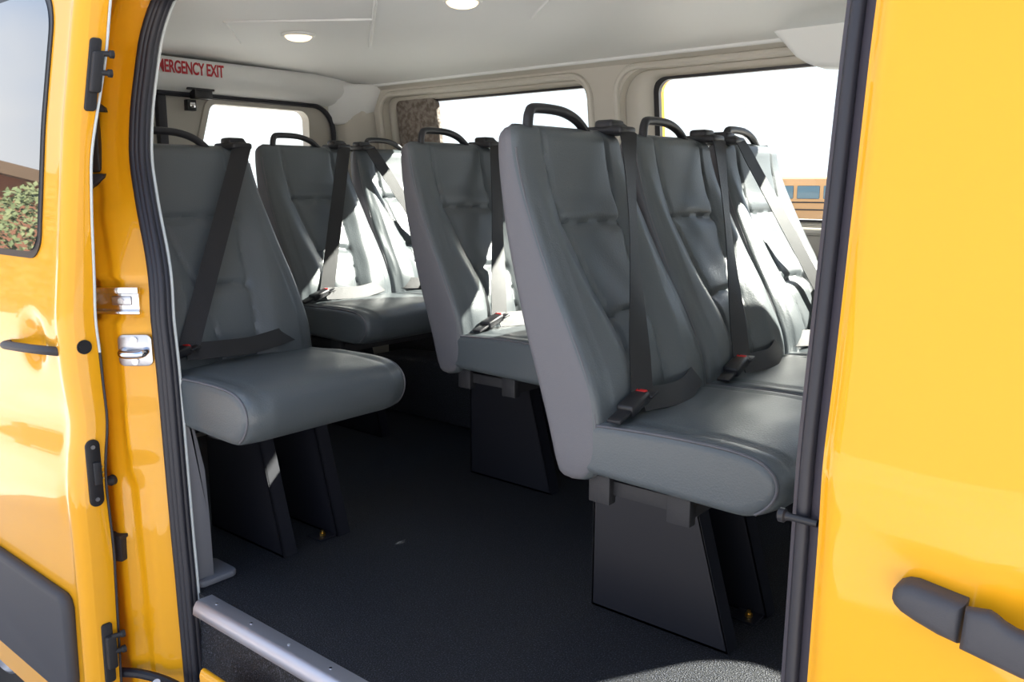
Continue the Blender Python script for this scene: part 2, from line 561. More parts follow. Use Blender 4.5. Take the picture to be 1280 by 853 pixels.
# latch on the rear door
t = empty('door_latch', (XR+.02, 1.815, 1.358))
bm = B(); box(bm, -.015, .03, -.030, .045, -.030, .006, .006); box(bm, -.01, .02, -.055, .06, .002, .011, .003); obj('housing', bm, 'black', t)
bm = B(); box(bm, -.012, .016, -.055, -.018, -.075, -.034, .003); obj('bracket', bm, 'black', t)
bm = B(); box(bm, .014, .021, -.047, -.026, -.065, -.045, .002); cyl(bm, (.018, -.036, -.055), (.025, -.036, -.055), .005, 10); obj('striker', bm, 'chrome', t)
tag(t, 'black latch with small metal striker hanging at the top of the rear doors', 'latch')

# near side wall behind the door opening, front pillar, top rail and sill
bm = B()
slab(bm, lin(XR, -2.30, 6), lin(0.0, 1.44, 20), lambda x, z: Vector((x, Yb(z)+.145, z)), lambda x, z: Vector((x, Yb(z)+.115, z)))
wr = struct('wall_right', bm, 'beige')
# orange body side panel with door opening's rear jamb; relief depends on x and z
def apx(z):      # rear edge of the opening
    return sinterp(z, [-.454, .085, .365, .591, .763, .838, .946, 1.065, 1.205, 1.355, 1.442, 1.485], [-1.877, -1.891, -1.906, -1.920, -1.942, -1.968, -2.022, -2.070, -2.078, -2.066, -2.024, -1.979])
def jamb(x, z):  # slopes outward from the seal to the body side
    d = apx(z) - x
    pr = ([-.02, .0, .012, .070, .080, .092, .112, .5], [.098, .098, .090, .026, .030, .026, .004, .004])
    y = Yb(z) + sum(interp(d + q, *pr) for q in (-.005, 0, .005))/3
    y += .010*smooth(z, .33, .27)*smooth(d, .045, .062)*smooth(d, .10, .08)      # vertical groove low down
    y -= .010*smooth(z, .33, .38)*smooth(z, .50, .46)*smooth(d, .012, .03)*smooth(d, .08, .06)
    y += .014*smooth(z, .684, .690)*smooth(z, .786, .780)*smooth(d, .012, .018)  # pocket of the roller rail
    y += .010*smooth(z, .92, .99)*smooth(d, .024, .032)*smooth(z, 1.36, 1.32)
    return Vector((x, y, z))
bm = B()
zs = lin(-.30, 1.50, 150)
ns = 44
slab(bm, lin(0, 1, ns+1), zs, lambda k, z: jamb(apx(z) + .012 - k*.42, z), lambda k, z: jamb(apx(z) + .012 - k*.42, z) + Vector((-.006, .012, 0)))
jm = struct('trim_12', bm, 'paint', angle=60)
bm = B()
slab(bm, lin(XR-.1, -2.22, 12), lin(.02, 1.56, 40), lambda x, z: Vector((x, Yb(z)+.02, z)), lambda x, z: Vector((x, Yb(z)+.045, z)))
struct('wall_right_outer_skin', bm, 'paint', wr)
# top rail above the door opening and over the front door
bm = B()
slab(bm, lin(-2.1, 1.3, 6), lin(1.44, 1.57, 8), lambda x, z: Vector((x, Yb(z)+.02, z)), lambda x, z: Vector((x, Yb(z)+.08, z)))
struct('trim_13', bm, 'paint')
# orange sill edge below the carpeted step
bm = B()
prism(bm, [(.922, -.335), (.922, -.125), (.926, -.114), (.932, -.111), (.938, -.113), (.942, -.120), (.946, -.20), (.99, -.21), (.99, -.335)], 0, -1.72, -.30)
struct('trim_14', bm, 'paint', angle=60)
# aluminium strip on the floor edge
bm = B()
prism(bm, [(1.026, .0005), (1.026, .004), (.992, .005), (.983, .002), (.975, -.010), (.972, -.028), (.978, -.034), (1.012, -.036), (1.012, .0005)], 0, -1.825, -.36)
st = struct('trim_15', bm, 'alu', angle=60)
x = -1.77
while x < -.4:
    bm = B(); cyl(bm, (x, 1.006, .0035), (x, 1.006, .0065), .0035, 10); obj('screw', bm, 'chrome', st); x += .145
# interior pillar cover behind the opening
bm = B()
prism(bm, [(1.024, 0.0), (1.078, 0.0), (1.076, .18), (1.072, .30), (1.056, .39), (1.042, .455), (1.030, .50), (1.026, .50)], 0, -1.96, -1.895, .006)
pc = struct('trim_16', bm, 'greytrim')
bm = B(); prism(bm, rrect(-1.995, -1.875, 1.022, 1.135, .02), 2, 0.0005, .018, .005); obj('foot_flange', bm, 'greytrim', pc)
bm = B(); box(bm, -2.6, -2.06, 1.0, 1.15, 0, .33, .006); struct('trim_17', bm, 'beige')

# door seals (rear edge of the opening, ribbed) and pale inner strip
def sealpath(off, y):
    return [Vector((apx(z) + off, Yb(z) + y, z)) for z in lin(-.30, 1.44, 70)] + [Vector((apx(1.44)+off+.04+.03, Yb(1.46)+y, 1.465-off*.5)), Vector((-1.6, Yb(1.47)+y, 1.475-off*.5)), Vector((-.5, Yb(1.47)+y, 1.475-off*.5))]
bm = B()
tube(bm, sealpath(.004, .086), .0095, 10)
tube(bm, sealpath(.012, .092), .0085, 10)
tube(bm, sealpath(.019, .100), .010, 10)
tube(bm, sealpath(.022, .112), .0075, 10)
struct('trim_18', bm, 'rubber', angle=80)
bm = B()
tube(bm, sealpath(.022, .124)[:72], .004, 8)
struct('trim_19', bm, 'palegrey', angle=80)

# fittings on the jamb
t = empty('door_striker', (-1.966, jamb(-1.966, .615).y, .615)); t.rotation_euler.z = math.radians(42)
bm = B(); prism(bm, rrect(-.040, .040, -.038, .038, .014), 1, -.008, .002, .002); obj('plate', bm, 'steel', t)
bm = B(); P = spline([(-.026, -.004, .0), (-.026, -.022, -.003), (-.016, -.030, -.006), (.016, -.030, -.006), (.026, -.022, -.003), (.026, -.004, 0)], 5)
tube(bm, P, .0095, 12); obj('loop', bm, 'chrome', t)
for z in (.026, -.026):
    bm = B(); cyl(bm, (0, -.008, z), (0, -.013, z), .008, 16); obj('screw', bm, 'steel', t)
tag(t, 'chrome striker loop on a square steel plate on the orange door jamb', 'striker')
t = empty('roller_rail', (-2.012, .943, .735)); t.rotation_euler.z = math.radians(39)
def rr_(bm, *a, **k): return box(bm, *a, **k)
bm = B(); box(bm, -.075, .056, -.018, -.004, .014, .030, .002); box(bm, -.075, .057, -.018, -.004, -.035, -.027, .002); box(bm, -.075, .052, -.006, .002, -.034, .03, .001)
obj('channel', bm, 'chrome', t)
bm = B(); box(bm, -.012, .036, -.012, -.005, -.014, .008, .003); cyl(bm, (.012, -.012, -.003), (.012, -.015, -.003), .007, 14); obj('stop_block', bm, 'steel', t)
tag(t, 'short chrome roller rail in a pocket of the orange jamb, above the striker', 'rail')
def jambpart(name, label, cat, x, z, f, m='black_matte', rz=0):
    t = B(); f(t)
    o = obj(name, t, m); o.location = (x, jamb(x, z).y, z)
    o.rotation_euler.z = math.radians(rz)
    tag(o, label, cat); return o
jambpart('rubber_bumper', 'small upright black rubber bumper beside the chrome striker', 'bumper', -2.050, .592, lambda b: box(b, -.022, .020, -.026, .0, -.036, .036, .006))
jambpart('rubber_bumper', 'square black rubber bumper low on the orange jamb', 'bumper', -2.019, .124, lambda b: (box(b, -.026, .026, -.020, .006, -.034, .030, .004), prism(b, [(-.026, -.022), (.026, -.022), (.030, .006), (-.026, .006)], 2, .024, .034, .002)), rz=25)
def pin(b):
    tube(b, [(0, 0, 0), (0, -.010, 0), (0, -.012, 0), (-.004, -.030, 0), (-.006, -.030, 0), (-.012, -.055, -.002)], [.013, .013, .010, .006, .005, .005], 14)
    tube(b, [(-.010, -.046, -.001), (-.013, -.060, -.002)], [.008, .007], 14)
jambpart('rubber_pin', 'small black pin stop sticking out of the orange jamb', 'stop', -2.018, .294, pin, rz=20)
def wedge(b, up):
    s = 1 if up else -1
    prism(b, [(-.062, .072*s), (-.05, .066*s), (.020, .010*s), (.022, -.0*s), (-.062, -.0*s)], 1, -.022, .0, .004)
w1 = jambpart('guide_wedge', 'upper black wedge block behind the open door edge', 'wedge', -2.150, 1.178, lambda b: wedge(b, True), rz=42)
w2 = jambpart('guide_wedge', 'lower black wedge block behind the open door edge', 'wedge', -2.138, 1.030, lambda b: wedge(b, False), rz=42)
jambpart('vent_cover', 'tall narrow black vent flap between the two black wedges', 'vent', -2.150, 1.104, lambda b: box(b, -.040, .012, -.024, .0, -.070, .070, .006), 'black', rz=42)

# B pillar trim and rubber at the front edge of the opening
bm = B()
def fp(off, y): return [Vector((-.318 + off, Yb(z) + y, z)) for z in lin(-.35, 1.47, 50)]
P = fp(0, .0)
slab(bm, [0, 1, 2, 3, 4, 5, 6], lin(-.35, 1.47, 50),
     lambda u, z: Vector((-.308 - .005*u - .0005*u*u, Yb(z)+.012+.006*u, z)),
     lambda u, z: Vector((-.302, Yb(z)+.03+.012*u, z)))
bp = struct('trim_20', bm, 'pillar_rubber', angle=70)
bm = B(); tube(bm, fp(-.018, .030), .0085, 10); tube(bm, fp(-.026, .052), .010, 10); struct('trim_21', bm, 'rubber', angle=80)
bm = B()
slab(bm, lin(-.335, -.16, 4), lin(-.3, 1.45, 30), lambda x, z: Vector((x, Yb(z)+.065, z)), lambda x, z: Vector((x, Yb(z)+.12, z)))
struct('trim_22', bm, 'greytrim')
jb = B(); tube(jb, [(.01, 0, 0), (-.022, 0, .0), (-.026, 0, 0), (-.028, 0, 0), (-.034, 0, 0), (-.036, 0, 0)], [.0045, .0045, .0055, .0085, .0085, .006], 14)
o = obj('rubber_stop', jb, 'black', None); o.location = (-.325, .915, .6255)
tag(o, 'small black round-headed stop on the front edge of the door opening', 'stop')

# ------------------------------------------------------------ front passenger door
def fdskin(x, z):
    y = Yb(z)
    y += .010*math.exp(-((x + .311)/.010)**2)          # rolled rear edge
    y -= .0035*math.exp(-((z - (.70 - .20*(x+.311)))/.055)**2)   # faint character line
    y += .022*math.exp(-(((x + .045)/.060)**2 + ((z-.585)/.040)**2)**1.5)   # scalloped hand recess
    return Vector((x, y, z))
t = empty('passenger_door', (.35, .93, -.34))
off = t.location
bm = B()
xs = [-.311, -.309, -.306, -.302, -.297, -.29, -.28] + lin(-.265, .90, 90)
V = None
A = grid(bm, xs, lin(-.34, .93, 110), lambda x, z: fdskin(x, z) - off)
def fd2(x, z): return Vector((x, Yb(z)+.055, z)) - off
Cc = grid(bm, [xs[0], xs[-1]], lin(-.34, .93, 110), fd2)
n = 110
for j in range(n-1):
    bm.faces.new([A[0][j], A[0][j+1], Cc[0][j+1], Cc[0][j]])
    bm.faces.new([A[-1][j], A[-1][j+1], Cc[1][j+1], Cc[1][j]])
obj('door_skin', bm, 'paint', t, angle=60)
bm = B()
def ffn(u, v, d): 
    y = Yb(v) + .010*math.exp(-((u + .311)/.010)**2)
    return Vector((u, y + d, v)) - off
xs2 = [-.311, -.309, -.306, -.302, -.297, -.29, -.28] + lin(-.262, -.05, 10)
slab(bm, xs2, lin(.93, 1.47, 40), lambda x, z: ffn(x, z, 0), lambda x, z: ffn(x, z, .05))
slab(bm, lin(-.05, .84, 20), lin(1.38, 1.47, 6), lambda x, z: ffn(x, z, 0), lambda x, z: ffn(x, z, .05))
slab(bm, lin(.78, .90, 5), lin(.93, 1.38, 20), lambda x, z: ffn(x, z, 0), lambda x, z: ffn(x, z, .05))
obj('window_frame', bm, 'paint', t, angle=60)
bm = B(); slab(bm, lin(-.05, .79, 12), lin(.925, 1.385, 20), lambda x, z: ffn(x, z, .018), lambda x, z: ffn(x, z, .023)); obj('glass', bm, 'glass', t)
# handle
bm = B()
hp = [(-.221, .583), (-.2205, .592), (-.216, .599), (-.209, .6025), (-.200, .6035), (-.165, .5985), (-.153, .5970), (-.155, .5545), (-.175, .558), (-.197, .565), (-.211, .571), (-.218, .577)]
def hprism(bm, poly, y0, y1, bev): prism(bm, [(p[0]-off.x, p[1]-off.z) for p in poly], 1, y0-off.y, y1-off.y, bev, 3)
hprism(bm, hp, .866, .905, .012); obj('handle_base', bm, 'clad', t, angle=50)
bm = B()
hp = [(-.1515, .5970), (-.131, .6000), (-.125, .5975), (-.118, .593), (-.108, .589), (-.095, .587), (-.04, .588), (.02, .585), (.035, .575), (.035, .556), (.02, .545), (-.04, .541), (-.10, .544), (-.1535, .5545)]
hprism(bm, hp, .860, .882, .009); obj('handle_grip', bm, 'clad', t, angle=50)
bm = B(); hprism(bm, rrect(.030, .072, .545, .605, .018), .868, .91, .008); obj('handle_base', bm, 'clad', t, angle=50)
tag(t, 'bright yellow front passenger door with a black pull handle, filling the right edge', 'door')

# ------------------------------------------------------------ open sliding door (slid back, left edge)
t = empty('sliding_door', (-2.6, .85, -.36))
off2 = t.location
XD = -1.98
def dskin(x, z):
    y = Yd(z)
    d = XD - x
    y += .020*math.exp(-(d/.010)**1.3) if d > 0 else .020
    y -= .004*math.exp(-((d-.035)/.012)**2)
    # scallop behind the pull handle
    y += .022*math.exp(-(((x + 2.17)/.055)**2 + ((z-.635)/.055)**2)**1.6)
    y += .010*smooth(d, .03, .10)*math.exp(-((z-.44+.10*d)/.06)**2)
    y -= .006*smooth(d, .03, .10)*math.exp(-((z-.27+.16*d)/.05)**2)
    return Vector((x, y, z))
xs = [XD - k for k in (0, .002, .004, .007, .010, .014, .019, .025, .031, .037, .043, .05, .06)] + [XD - k for k in lin(.075, 1.35, 80)]
zs = lin(-.36, 1.50, 150)
bm = B()
A = grid(bm, xs, zs, lambda x, z: dskin(x, z) - off2)
def dinner(z): return Yd(z) + sinterp(z, [-.3, .14, .45, .60, .77, .945, 1.065, 1.16, 1.29, 1.4, 1.5], [.062, .070, .062, .069, .060, .046, .040, .049, .058, .057, .055])
E1 = [bm.verts.new(Vector((XD, dinner(z), z)) - off2) for z in zs]
E2 = [bm.verts.new(Vector((XD-1.35, dinner(z), z)) - off2) for z in zs]
for j in range(len(zs)-1):
    bm.faces.new([A[0][j], A[0][j+1], E1[j+1], E1[j]])
    bm.faces.new([E1[j], E1[j+1], E2[j+1], E2[j]])
    bm.faces.new([A[-1][j], A[-1][j+1], E2[j+1], E2[j]])
obj('door_skin', bm, 'paint', t, angle=50)
bm = B(); tube(bm, [Vector((XD+.004, dinner(z)+.002, z)) - off2 for z in lin(.62, 1.48, 40)], .0032, 8); obj('edge_trim', bm, 'palegrey', t)
bm = B(); tube(bm, [Vector((XD+.002, dinner(z)+.003, z)) - off2 for z in lin(-.3, .62, 40)], .003, 8); obj('edge_trim', bm, 'rubber', t)
# window: black border and dark glass following the skin
def onskin(u, v, d): return Vector((u, Yd(v) - .002 - d, v)) - off2
def panel(bm, x0, x1, z0, z1, r, th, nx=40, nz=40, rightcut=0):
    def inside(u, v):
        return True
    out = rrect(x0, x1, z0, z1, [r*2.2, r, r, r], 10)
    # fan of rows so the sheet follows the curved skin
    zs = sorted(set([round(p[1], 5) for p in out] + lin(z0, z1, nz)))
    def xr(z):
        rr = r*2.2 if z > (z0+z1)/2 else r
        dz = (z - (z1-rr)) if z > z1-rr else ((z0+rr)-z if z < z0+rr else 0)
        return x1 - (rr - math.sqrt(max(0, rr*rr - dz*dz)))
    def xl(z):
        dz = (z-(z1-r)) if z > z1-r else ((z0+r)-z if z < z0+r else 0)
        return x0 + (r - math.sqrt(max(0, r*r - dz*dz)))
    us = lin(0, 1, nx)
    slab(bm, us, zs, lambda u, z: onskin(xl(z)+(xr(z)-xl(z))*u, z, th), lambda u, z: onskin(xl(z)+(xr(z)-xl(z))*u, z, -.004))
bm = B(); panel(bm, -3.25, -2.118, .832, 1.47, .055, .0015); wn = obj('window_border', bm, 'black', t)
bm = B(); panel(bm, -3.23, -2.132, .848, 1.455, .05, .0035); obj('glass', bm, 'darkglass', wn, angle=60)
# pull handle
bm = B()
P = spline([(-2.035, .0, .622), (-2.05, -.028, .628), (-2.09, -.040, .628), (-2.17, -.044, .624), (-2.25, -.040, .618), (-2.30, -.025, .612), (-2.32, .0, .610)], 6)
tube(bm, [Vector((p.x, Yd(.62) + p.y + .012, p.z)) - off2 for p in P], .0135, 12, sy=.8); obj('door_handle', bm, 'clad', t)
# lower cladding
bm = B()
cl = [(-2.045, -.01), (-2.052, -.20), (-2.062, -.245), (-2.10, -.262), (-3.33, -.262), (-3.33, .022), (-2.075, .022), (-2.055, .012)]
prism(bm, [(p[0]-off2.x, p[1]-off2.z) for p in cl], 1, .762-off2.y, .795-off2.y, .014, 3); obj('side_cladding', bm, 'clad', t)
# latch plate on the edge of the door
def edge(z, f): return Yd(z) + .004 + f*(dinner(z) - Yd(z) - .004)
zc_ = .335; yc_ = edge(zc_, .62)
bm = B(); prism(bm, [(p[0]-off2.y, p[1]-off2.z) for p in rrect(yc_-.017, yc_+.017, zc_-.082, zc_+.082, .0165)], 0, XD-off2.x-.001, XD-off2.x+.005, .002)
lp = obj('latch_plate', bm, 'black', t)
bm = B(); box(bm, XD-off2.x+.003, XD-off2.x+.014, yc_-off2.y-.005, yc_-off2.y+.013, zc_-off2.z-.028, zc_-off2.z+.028, .004); obj('contact_block', bm, 'black_matte', lp)
for dz in (.064, -.064):
    bm = B(); cyl(bm, (XD-off2.x+.004, yc_-off2.y, zc_+dz-off2.z), (XD-off2.x+.007, yc_-off2.y, zc_+dz-off2.z), .005, 12); obj('screw', bm, 'steel', lp)
for dz in (.014, 0, -.014):
    bm = B(); cyl(bm, (XD-off2.x+.008, yc_-off2.y+.014, zc_+dz-off2.z), (XD-off2.x+.012, yc_-off2.y+.016, zc_+dz-off2.z), .0025, 8); obj('contact_pin', bm, 'steel', lp)
bm = B(); y_ = edge(.637, .52); tube(bm, [(XD-off2.x-.001, y_-off2.y, .637-off2.z), (XD-off2.x+.004, y_-off2.y, .637-off2.z), (XD-off2.x+.005, y_-off2.y, .637-off2.z), (XD-off2.x+.002, y_-off2.y, .637-off2.z), (XD-off2.x+.003, y_-off2.y, .637-off2.z)], [.0165, .0165, .013, .009, .004], 20); obj('grommet', bm, 'black', t)
def guide(z0, z1, name):
    bm = B()
    zm = (z0+z1)/2; y = edge(zm, .60)
    def L(x, yy, z): return (XD-off2.x+x, yy-off2.y, z-off2.z)
    tl = (Yd(z1)-Yd(z0))/(z1-z0)
    pl = rrect(-.013, .013, z0, z1, .008)
    prism(bm, [(y + p[0] + tl*(p[1]-zm) - off2.y, p[1]-off2.z) for p in pl], 0, XD-off2.x-.001, XD-off2.x+.008, .003)
    prism(bm, [(y + p[0] + .002 + tl*(p[1]-zm) - off2.y, p[1]-off2.z) for p in rrect(-.011, .013, z0+.04, z1-.03, .006)], 0, XD-off2.x+.005, XD-off2.x+.022, .004)
    for q in (.40, .66):
        z = z0 + (z1-z0)*q + .02
        yy = y + tl*(z-zm)
        tube(bm, [L(.015, yy+.005, z), L(.020, yy+.024, z), L(.020, yy+.026, z), L(.021, yy+.034, z)], [.006, .006, .009, .009], 12)
    return obj(name, bm, 'black_matte', t)
guide(1.165, 1.325, 'upper_guide_block')
guide(-.20, -.045, 'lower_guide_block')
tag(t, 'open yellow sliding door with dark window, slid back at the left edge', 'door')
# rollers arm under the opening
bm = B(); tube(bm, [p + Vector((-2.0, .90, -.20)) - off2 for p in spline([(-.02, -.05, .0), (.05, -.01, .004), (.12, .03, -.012), (.24, .045, -.02)], 6)], .012, 10)
ra = obj('roller_arm', bm, 'gloss_black', t)
q_ = Vector((-2.0, .90, -.20)) - off2
bm = B(); cyl(bm, q_ + Vector((.115, .0, -.004)), q_ + Vector((.118, -.004, .004)), .010, 14); obj('bolt', bm, 'steel', ra)

# rear wheel under the sliding door
t = empty('rear_wheel', (-2.92, .98, -.36))
bm = B()
def lathe(bm, prof, seg=48, ax='y'):
    R = []
    for k in range(seg):
        a = 2*PI*k/seg
        R.append([bm.verts.new((p[0]*math.cos(a), p[1], p[0]*math.sin(a))) for p in prof])
    for k in range(seg):
        a, b = R[k], R[(k+1) % seg]
        for i in range(len(prof)-1): bm.faces.new([a[i], a[i+1], b[i+1], b[i]])
lathe(bm, [(.20, -.09), (.24, -.105), (.30, -.105), (.33, -.085), (.338, -.05), (.338, .05), (.33, .085), (.24, .10), (.20, .09)])
obj('tyre', bm, 'tyre', t)
bm = B(); lathe(bm, [(.205, -.092), (.195, -.098), (.185, -.075), (.16, -.05), (.10, -.06), (.06, -.085), (.03, -.09), (.002, -.09)])
rim = obj('rim', bm, 'steel', t)
for k in range(5):
    a = 2*PI*k/5
    bm = B(); cyl(bm, (.075*math.cos(a), -.075, .075*math.sin(a)), (.075*math.cos(a), -.10, .075*math.sin(a)), .011, 6); obj('wheel_nut', bm, 'chrome', rim)
tag(t, 'silver rimmed rear wheel under the open sliding door, bottom left corner', 'wheel')

# front end: dash bulkhead, windscreen frame, far off to the right of the picture
bm = B()
holed(bm, [(.98, -.3), (2.74, -.3), (2.74, 1.53), (.98, 1.53)], [rrect(1.12, 2.60, .78, 1.40, .08)], .05, lambda u, v, d: Vector((XF + d, u, v)))
wf = struct('wall_front', bm, 'greytrim', angle=25)
bm = B(); box(bm, XF+.02, XF+.025, 1.10, 2.62, .76, 1.42); obj('windscreen', bm, 'glass', wf, sm=False)

# ------------------------------------------------------------ ceiling lights
for (x, y, lab) in ((-2.344, 1.744, 'small round warm ceiling light nearer the rear doors'), (-1.589, 1.703, 'small round warm ceiling light at the top edge, nearer the front')):
    t = empty('ceiling_light', (x, y, zcs(y)))
    bm = B(); P = []
    prof = [(.052, .004), (.054, -.004), (.050, -.009), (.043, -.009), (.040, -.004)]
    seg = 40
    R = [[bm.verts.new((p[0]*math.cos(2*PI*k/seg), p[0]*math.sin(2*PI*k/seg), p[1])) for p in prof] for k in range(seg)]
    for k in range(seg):
        for i in range(len(prof)-1): bm.faces.new([R[k][i], R[k][i+1], R[(k+1) % seg][i+1], R[(k+1) % seg][i]])
    obj('bezel', bm, 'liner', t)
    bm = B()
    prof = [(.0425, -.003), (.041, -.011), (.035, -.017), (.024, -.021), (.012, -.023)]
    R = [[bm.verts.new((p[0]*math.cos(2*PI*k/seg), p[0]*math.sin(2*PI*k/seg), p[1])) for p in prof] for k in range(seg)]
    for k in range(seg):
        for i in range(len(prof)-1): bm.faces.new([R[k][i], R[k][i+1], R[(k+1) % seg][i+1], R[(k+1) % seg][i]])
    bm.faces.new([R[k][-1] for k in range(seg)])
    obj('diffuser', bm, 'lamp', t)
    tag(t, lab, 'ceiling light', 'round ceiling lights')

# ------------------------------------------------------------ seats
# local frame of a seat place: x = 0 at the cushion/backrest junction, y = 0 at its middle, z = 0 floor
ZK = [.430, .455, .49, .53, .60, .66, .725, .81, .915, .98, 1.05, 1.09, 1.120]
XFR = [-.035, .012, .024, .024, .016, -.004, -.036, -.086, -.136, -.160, -.180, -.187, -.190]
XRE = [-.072, -.078, -.084, -.094, -.116, -.136, -.158, -.186, -.218, -.234, -.248, -.252, -.250]
HW = [.205, .216, .220, .220, .220, .220, .219, .214, .206, .200, .194, .191, .188]
def back_mesh():
    bm = B()
    nz = 78
    zs = lin(.435, 1.122, nz)
    rings = []
    nf, nb, nsd, nc = 56, 8, 3, 5
    ztop, zbot, rt, rb = 1.122, .435, .030, .022
    for z in zs:
        xf, xr, hw = sinterp(z, ZK, XFR), sinterp(z, ZK, XRE), sinterp(z, ZK, HW)
        ins = 0
        if z > ztop - rt: q = (z-(ztop-rt))/rt; ins = rt*(1-math.sqrt(max(0, 1-q*q)))*.92
        if z < zbot + rb: q = ((zbot+rb)-z)/rb; ins = rb*(1-math.sqrt(max(0, 1-q*q)))*.92
        xf -= ins; xr += ins; hw -= ins
        th = xf - xr
        r = min(.022, th*.45)
        # centre panel seam position (share of half width), tapering downward
        s1 = interp(z, [.45, .60, .74, .93, 1.12], [.20, .24, .33, .52, .60])
        low = smooth(z, 1.10, .85)
        ring = []
        # front, from -hw+r to hw-r
        for k in range(nf+1):
            y = (-1 + 2*k/nf)*(hw - r)
            s = abs(y)/hw
            d = 0
            d += .024*smooth(s, s1-.02, s1+.28)*low*(1 - .55*smooth(s, .80, 1.0))      # bolsters
            d -= .0060*math.exp(-((s-s1)/.026)**2)*smooth(z, .47, .52)                  # seam grooves
            d -= .0042*math.exp(-((s-.83)/.022)**2)*smooth(z, .97, .80)
            d += .006*(1-(s/max(s1, .01))**2)*smooth(z, .95, 1.05) if s < s1 else 0
            wz = .0035*math.sin(y*43+1.3)
            for zz, am in ((.925, .0105), (.742, .0115)):
                inside = 1 - smooth(s, s1-.02, s1+.05)
                d -= am*inside*math.exp(-((z-zz-wz)/.0085)**2)
                d += .0034*inside*math.exp(-((z-zz-.030)/.020)**2) + .0026*inside*math.exp(-((z-zz+.030)/.020)**2)
            d += .0016*math.sin(z*37 + y*21)*math.sin(y*33 + 1)*smooth(z, .5, .6)*smooth(z, 1.05, .9)
            d *= smooth(ins, .02, 0)
            ring.append((xf + d - .010*(y/hw)**4, y, z, 0))
        de = ring[-1][0] - xf
        # right corner
        for k in range(1, nc+1):
            a = PI/2*k/nc
            ring.append((xf + de - r + r*math.cos(a), (hw-r) + r*math.sin(a), z, 0 if k < 4 else 1))
        for k in range(1, nsd+1):
            x = (xf + de - r) + ((xr + r) - (xf + de - r))*k/nsd
            ring.append((x, hw + .002*math.sin(PI*k/(nsd+1)), z, 1))
        for k in range(1, nc+1):
            a = PI/2*k/nc
            ring.append((xr + r - r*math.sin(a), (hw-r) + r*math.cos(a), z, 1))
        for k in range(1, nb+1):
            ring.append((xr - .004*math.sin(PI*k/nb), (hw-r) - 2*(hw-r)*k/nb, z, 1))
        for k in range(1, nc+1):
            a = PI/2*k/nc
            ring.append((xr + r - r*math.cos(a), -(hw-r) - r*math.sin(a), z, 1))
        for k in range(1, nsd+1):
            x = (xr + r) + ((xf + de - r) - (xr + r))*k/nsd
            ring.append((x, -hw - .002*math.sin(PI*k/(nsd+1)), z, 1))
        for k in range(1, nc):
            a = PI/2*k/nc
            ring.append((xf + de - r + r*math.sin(a), -(hw-r) - r*math.cos(a), z, 1 if k < 2 else 0))
        rings.append(ring)
    V = [[bm.verts.new(p[:3]) for p in R] for R in rings]
    n = len(V[0])
    for i in range(nz-1):
        for k in range(n):
            f = bm.faces.new([V[i][k], V[i][(k+1) % n], V[i+1][(k+1) % n], V[i+1][k]])
            f.material_index = 1 if (rings[i][k][3] and rings[i][(k+1) % n][3]) else 0
    f = bm.faces.new(V[0][::-1]); f.material_index = 1
    f = bm.faces.new(V[-1]); f.material_index = 0
    return bm

def mesh_of(name, bm, mats, angle=60):
    bmesh.ops.recalc_face_normals(bm, faces=bm.faces)
    me = bpy.data.meshes.new(name); bm.to_mesh(me); bm.free()
    for k in mats: me.materials.append(M[k])
    finish(me, True, angle)
    return me

def seam_mesh(sgn):
    """stitched piping along the edge between side panel and front"""
    bm = B()
    P = []
    for z in lin(.50, 1.075, 50):
        xf, hw = sinterp(z, ZK, XFR), sinterp(z, ZK, HW)
        low = smooth(z, 1.10, .85)
        d = .024*low*.52 - .010
        P.append((xf + d - .0035 , sgn*(hw - .0045), z))
    tube(bm, P, .0022, 6)
    return bm

def cushion_mesh(hw):
    bm = B()
    # side profile x, z (front lip droops), going round
    prof = [(-.03, .562), (.03, .566), (.12, .571), (.20, .573), (.28, .572), (.335, .568), (.365, .560), (.385, .545), (.394, .525), (.392, .503), (.380, .482), (.360, .466), (.335, .457), (.31, .454), (.24, .455), (.12, .458), (.0, .461), (-.03, .463), (-.035, .50), (-.035, .54)]
    c = Vector((.19, 0, .51))
    n = len(prof)
    pr = spline([(p[0], 0, p[1]) for p in prof] + [(prof[0][0], 0, prof[0][1])], 3)[:-1]
    ys = []
    r = .020
    for k in range(7):
        a = PI/2*k/6
        ys.append((-hw + r - r*math.cos(a), r*(1-math.sin(a))))
    ys += [(y, 0) for y in lin(-hw+r+.012, hw-r-.012, 34)]
    for k in range(6, -1, -1):
        a = PI/2*k/6
        ys.append((hw - r + r*math.cos(a), r*(1-math.sin(a))))
    V = []
    for (y, ins) in ys:
        R = []
        for p in pr:
            x, z = p.x, p.z
            x -= ins*smooth(x, .22, .39) - ins*.3*smooth(x, .1, -.03)
            z -= ins*max(-1, min(1, (z-.512)/.05))
            x -= .016*smooth(abs(y), hw-.06, hw)*smooth(p.x, .25, .38)      # front corner rounding in plan
            top = 1 if p.z > .53 else 0
            s = abs(y)/hw
            z += top*(.004*math.cos(s*PI/2) - .0045*math.exp(-((s-.80)/.030)**2)*smooth(x, -.02, .05))
            x -= .003*math.exp(-((s-.80)/.030)**2)*smooth(p.x, .34, .38)
            z += top*.0012*math.sin(x*40+y*13)*math.sin(y*31)
            R.append(bm.verts.new((x, y, z)))
        V.append(R)
    m = len(V[0])
    for i in range(len(V)-1):
        for k in range(m):
            f = bm.faces.new([V[i][k], V[i][(k+1) % m], V[i+1][(k+1) % m], V[i+1][k]])
    bm.faces.new(V[0][::-1]); bm.faces.new(V[-1])
    return bm

